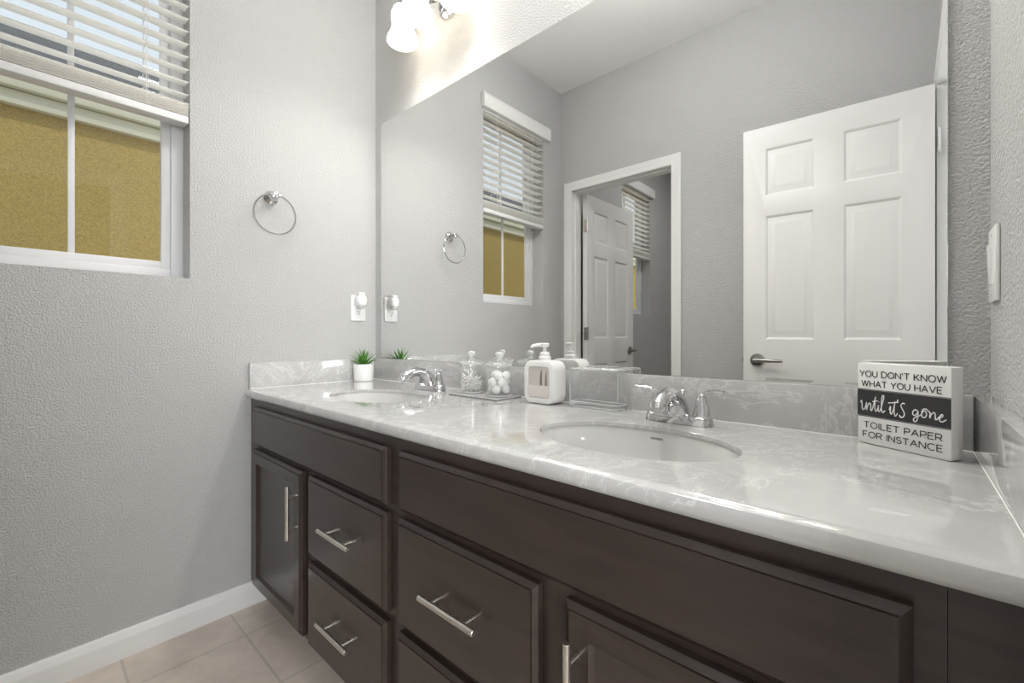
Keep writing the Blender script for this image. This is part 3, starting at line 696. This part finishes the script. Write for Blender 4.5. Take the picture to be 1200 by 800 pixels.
# ------------------------------------------------------------ tray, jars and what is in them
t = thing('tray', 'thin grey acrylic tray under the two glass jars', 'tray', (0.812, -0.0855, CT+0.0006)); z0 = CT+0.0006
bm = B(); box(bm, 0.700, -0.146, z0, 0.925, -0.026, z0+0.004, 0.001, 1); obj('plate', bm, M_tray, t)
bm = B(); box(bm, 0.7015, -0.1445, z0+0.0040, 0.9235, -0.0275, z0+0.0046); o = obj('top_surface', bm, mat('tray_top', (0.62, 0.62, 0.615), 0.05, coat=0.5), t)
ZJ = z0+0.0048
def jar(x, y, label):
    t = thing('glass_jar', label, 'jar', (x, y, ZJ), group='lidded glass jars on the tray')
    bm = B(); lathe(bm, [(0.0, ZJ), (0.036, ZJ), (0.0405, ZJ+0.003), (0.0415, ZJ+0.008), (0.0415, ZJ+0.094), (0.0425, ZJ+0.098), (0.0405, ZJ+0.098), (0.0393, ZJ+0.094), (0.0393, ZJ+0.011), (0.036, ZJ+0.008), (0.0, ZJ+0.0075)], 48, (x, y, 0), cap0=False, cap1=False)
    obj('body', bm, M_glass, t, sharp=50)
    bm = B(); torus(bm, (x, y, ZJ+0.0975), 0.0418, 0.0016, 'z', 48, 8); obj('rolled_rim', bm, M_rim, t); obj('foot_ring', torus(B(), (x, y, ZJ+0.004), 0.038, 0.0022, 'z', 48, 8), M_rim, t)
    zl = ZJ+0.0995
    bm = B(); lathe(bm, [(0.044, zl), (0.0445, zl+0.004), (0.040, zl+0.009), (0.024, zl+0.0145), (0.010, zl+0.0175), (0.010, zl+0.015), (0.024, zl+0.0115), (0.039, zl+0.006), (0.040, zl)], 48, (x, y, 0), cap0=False, cap1=False)
    ld = obj('lid', bm, M_glass, t, sharp=50)
    bm = B(); torus(bm, (x, y, zl+0.0025), 0.0435, 0.0018, 'z', 48, 8); lathe(bm, [(0.010, zl+0.016), (0.0075, zl+0.019), (0.0075, zl+0.022), (0.0125, zl+0.028), (0.0145, zl+0.034), (0.0125, zl+0.040), (0.007, zl+0.043), (0.0, zl+0.0435)], 28, (x, y, 0), cap1=False); obj('knob', bm, M_rim, ld)
    return t
J1, J2 = (0.7465, -0.082), (0.878, -0.084)
jar(*J1, 'lidded clear glass jar of cotton swabs, nearer the left sink')
jar(*J2, 'lidded clear glass jar of cotton balls, beside the soap dispenser')
# cotton swabs: one built, the rest copied
sw0 = thing('cotton_swab', 'white cotton swab in the left glass jar', 'cotton swab', (0, 0, 0), group='cotton swabs in the left jar')
bm = B(); tube(bm, [(0, 0, -0.030), (0, 0, 0.030)], 0.0011, 6); obj('stick', bm, M_stick, sw0, world=False)
for s in (-1, 1):
    bm = B(); ball(bm, (0, 0, s*0.031), 0.0020, 2, (1, 1, 3.0)); obj('cotton_tip', bm, M_cotton, sw0, world=False)
first = True
for k in range(56):
    s_ = sw0 if first else dup(sw0); first = False
    if k < 12:    # a few lean up against the glass
        a = math.radians(150+k*17+random.uniform(-8, 8)); th = math.radians(random.uniform(38, 58)); r = 0.004
        s_.rotation_euler = (0, th, a); s_.location = (J1[0]+r*math.cos(a), J1[1]+r*math.sin(a), ZJ+0.012+0.037*math.cos(th)+random.uniform(0.006, 0.016))
    else:         # the rest lie criss-cross in a heap
        a = random.uniform(0, 2*PI); th = math.radians(random.uniform(74, 89)); r = random.uniform(-0.0145, 0.0145)
        s_.rotation_euler = (0, th, a); s_.location = (J1[0]-r*math.sin(a), J1[1]+r*math.cos(a), ZJ+0.0115+0.036*math.cos(th)+0.030*(k-12)/44)
# cotton balls
bm = B(); q = bmesh.ops.create_icosphere(bm, subdivisions=3, radius=0.0145)
for vv in q['verts']:
    n_ = vv.co.normalized(); vv.co *= 1+0.05*math.sin(9*n_.x+1)*math.sin(8*n_.y)+0.04*math.sin(17*n_.z+n_.x*6)
cb0 = tag(obj('cotton_ball', bm, M_cotton, sharp=180), 'white fluffy cotton ball in the right glass jar', 'cotton ball', 'cotton balls in the right jar')
spots = []
for a in (20, 110, 200, 290): spots.append((0.0225, a, 0.0235))
for a in (65, 155, 245, 335): spots.append((0.0225, a, 0.0455))
spots += [(0.013, 300, 0.067), (0.0225, 40, 0.0655), (0.0215, 170, 0.0660)]
for k, (r, a, z) in enumerate(spots):
    c_ = cb0 if k == 0 else dup(cb0); a = math.radians(a)
    c_.location = (J2[0]+r*math.cos(a), J2[1]+r*math.sin(a), ZJ+z); c_.rotation_euler = (k*1.3, k*0.7, k*2.1)

# ------------------------------------------------------------ soap dispenser
sx0, sy0 = 1.053, -0.072; z0 = CT+0.0006; SW, SHH, SD = 0.112, 0.126, 0.064
t = thing('soap_dispenser', 'white rounded square soap dispenser with window and pump', 'soap dispenser', (sx0, sy0, z0))
def rr_ring(w, h_, r, y): return [Vector((sx0+a, y, z0+SHH/2+b_)) for a, b_ in rrect(w, h_, r, 8)]
yf, yb2 = sy0-SD/2, sy0+SD/2
bm = B()
loft(bm, [rr_ring(SW-.012, SHH-.012, .020, yb2), rr_ring(SW-.004, SHH-.004, .024, yb2-.002), rr_ring(SW, SHH, .026, yb2-.007), rr_ring(SW, SHH, .026, yf+.007), rr_ring(SW-.004, SHH-.004, .024, yf+.002), rr_ring(SW-.012, SHH-.012, .020, yf), rr_ring(SW-.032, SHH-.034, .012, yf), rr_ring(SW-.034, SHH-.036, .011, yf+.006)])
obj('body', bm, M_ceramic, t, sharp=40)
bm = B(); loft(bm, [rr_ring(SW-.0345, SHH-.0365, .011, yf+.0055), rr_ring(SW-.0345, SHH-.0365, .011, yf+.0028)]); obj('window', bm, M_bamboo, t)
bm = B(); box(bm, sx0-SW/2+.0185, yf+.0016, z0+.0195, sx0+SW/2-.0185, yf+.0030, z0+.054, 0.0005, 1); obj('soap_level', bm, M_liquid, t)
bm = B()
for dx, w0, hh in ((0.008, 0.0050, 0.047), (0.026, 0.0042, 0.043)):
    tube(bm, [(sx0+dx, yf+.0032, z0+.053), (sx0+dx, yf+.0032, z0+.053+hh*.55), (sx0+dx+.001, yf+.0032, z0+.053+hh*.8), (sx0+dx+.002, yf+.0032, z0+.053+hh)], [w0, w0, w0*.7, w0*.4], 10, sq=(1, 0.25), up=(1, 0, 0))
obj('window_shapes', bm, mat('brown_shape', (0.26, 0.22, 0.18), 0.3), t)  # two dark tapered shapes on the window face
zt = z0+SHH
bm = B(); lathe(bm, [(0.0185, zt-0.001), (0.0185, zt+0.010), (0.0165, zt+0.012), (0.0150, zt+0.013), (0.0150, zt+0.022), (0.010, zt+0.025), (0.0055, zt+0.026), (0.0055, zt+0.040), (0.0, zt+0.040)], 28, (sx0, sy0, 0), cap1=False)
pm = obj('pump', bm, M_plastic, t)
bm = B(); lathe(bm, [(0.006, zt+0.038), (0.0125, zt+0.041), (0.0135, zt+0.049), (0.0115, zt+0.051), (0.0, zt+0.0515)], 24, (sx0, sy0, 0), cap1=False)
tube(bm, [(sx0, sy0, zt+0.045), (sx0-0.015, sy0-0.013, zt+0.0455), (sx0-0.026, sy0-0.023, zt+0.043), (sx0-0.031, sy0-0.027, zt+0.038)], [0.0065, 0.0055, 0.0046, 0.0040], 12); obj('spout', bm, M_plastic, pm)

# ------------------------------------------------------------ clear acrylic box
ax0, ax1, ay0, ay1, ah = 1.143, 1.292, -0.072, -0.0245, 0.106
t = thing('acrylic_box', 'empty clear acrylic box between soap dispenser and right faucet', 'organizer', ((ax0+ax1)/2, (ay0+ay1)/2, z0))
bm = B(); w_ = 0.003
box(bm, ax0, ay0, z0, ax1, ay1, z0+w_, 0.0006, 1); box(bm, ax0, ay0, z0+w_, ax0+w_, ay1, z0+ah, 0.0006, 1); box(bm, ax1-w_, ay0, z0+w_, ax1, ay1, z0+ah, 0.0006, 1)
box(bm, ax0+w_, ay0, z0+w_, ax1-w_, ay0+w_, z0+ah, 0.0006, 1); box(bm, ax0+w_, ay1-w_, z0+w_, ax1-w_, ay1, z0+ah, 0.0006, 1)
obj('walls', bm, M_acryl, t)
bm = B(); e = 0.0019
for zz in (z0+0.002, z0+0.014, z0+ah): tube(bm, [(ax0, ay0, zz), (ax1, ay0, zz), (ax1, ay1, zz), (ax0, ay1, zz), (ax0, ay0, zz)], e, 6)
for xx in (ax0, ax1):
    for yy in (ay0, ay1): tube(bm, [(xx, yy, z0+0.002), (xx, yy, z0+ah)], e*0.8, 6)
obj('polished_edges', bm, M_rim, t)

# ------------------------------------------------------------ word sign (local: x along face, -y out of face)
SGW, SGH, SGD = 0.142, 0.149, 0.030
ang = math.atan2(-0.073, 0.120)
t = thing('word_sign', 'white block sign with black band and lettering by the right splash', 'sign', (1.845, -0.0945, CT+0.0006), ang)
bm = B(); box(bm, -SGW/2, 0, 0, SGW/2, SGD, SGH, 0.0022, 2); obj('block', bm, M_signw, t, world=False)
bm = B(); box(bm, -SGW/2+0.0005, -0.0012, SGH*0.345, SGW/2-0.0005, 0.001, SGH*0.665, 0.0004, 1); obj('band', bm, M_band, t, world=False)
bm = B()
for f_ in (0.336, 0.673): box(bm, -SGW/2+0.0005, -0.0004, SGH*f_-0.0005, SGW/2-0.0005, 0.0005, SGH*f_+0.0005)
obj('groove_lines', bm, M_band, t, world=False)
def sign_line(text, u0, u1, fz, hgt, r=0.00075):
    st, w = layout(text, .30, .62); x0 = -SGW/2+u0*SGW; sc = (u1-u0)*SGW/w; zz = SGH*(1-fz)-hgt/2
    obj('lettering', strokes_bm(st, lambda a, b_: (x0+a*sc, -0.0002, zz+b_*hgt), r), M_ink, t, world=False)
sign_line("YOU DON'T KNOW", 0.03, 0.955, 0.135, 0.0105); sign_line('WHAT YOU HAVE', 0.055, 0.915, 0.255, 0.0105)
sign_line('TOILET PAPER', 0.085, 0.915, 0.765, 0.0105); sign_line('FOR INSTANCE', 0.07, 0.92, 0.885, 0.0105)
# handwritten line, drawn as pen strokes in a 0..100 by 0..32 box
def smooth(pts, n=6):
    out = []
    P_ = [pts[0]]+pts+[pts[-1]]
    for i in range(1, len(P_)-2):
        for k in range(n):
            q = k/n; a, b_, c_, d_ = P_[i-1], P_[i], P_[i+1], P_[i+2]
            out.append(tuple(0.5*((2*b_[j])+(c_[j]-a[j])*q+(2*a[j]-5*b_[j]+4*c_[j]-d_[j])*q*q+(3*b_[j]-a[j]-3*c_[j]+d_[j])*q**3) for j in (0, 1)))
    return out+[pts[-1]]
pen = [
 [(2, 17), (3.5, 20), (4, 14), (4.5, 8), (7, 8), (9, 14), (9.8, 18), (9.6, 10), (10, 7.5), (11.5, 14), (13.5, 17.5), (15, 15), (15.2, 8), (16.5, 8), (18.5, 15), (20.5, 24), (21, 27), (20.3, 18), (20.6, 9), (22, 7.5), (24, 12), (24.6, 16), (24.4, 9), (25.6, 7.5), (27.5, 12), (30.5, 24), (31, 29.5), (29.2, 29), (28.2, 20), (28.4, 10), (30, 7), (32.5, 10)],
 [(17.5, 20), (20, 21), (24, 22)], [(24.9, 20.5), (25.1, 21)],
 [(37.5, 12), (39, 17), (38.6, 9), (39.8, 6.5), (41.5, 10), (43.6, 20), (44, 24), (43.2, 14), (43.6, 6), (45, 5), (47, 9)],
 [(36.5, 21), (41, 22), (48, 23.5)], [(47.2, 27), (46.7, 23.8)],
 [(55, 22.5), (52.5, 23), (50.8, 19.5), (52.5, 15), (54.5, 10), (53.5, 5.5), (50.5, 4.2), (49, 7)],
 [(69, 15), (66.5, 17), (64, 14.5), (63.8, 10.5), (66, 9.5), (68.5, 13), (69.2, 15.5), (69, 8), (67.5, 2.5), (65, 1.8), (64.6, 5), (68, 8.5), (72, 11), (74, 15.5), (76.5, 17), (78, 13), (76.5, 9), (73.6, 9), (72.8, 13), (74.5, 18.5), (77.5, 19.5), (80, 17), (81.5, 15.5), (81.2, 9), (82.5, 13), (85, 16.5), (86.6, 14.5), (86.8, 8.5), (88.6, 9), (91, 12.5), (93, 15.5), (94, 13.5), (91.2, 10.5), (91, 7.5), (93.5, 6.5), (97.5, 10)],
]
hs = SGH*0.32/32
obj('script_lettering', strokes_bm([smooth(s) for s in pen], lambda a, b_: (-SGW/2+SGW*(0.025+a*0.0096), -0.0013, SGH*0.352+b_*hs*0.88), 0.0009), M_chalk, t, world=False)
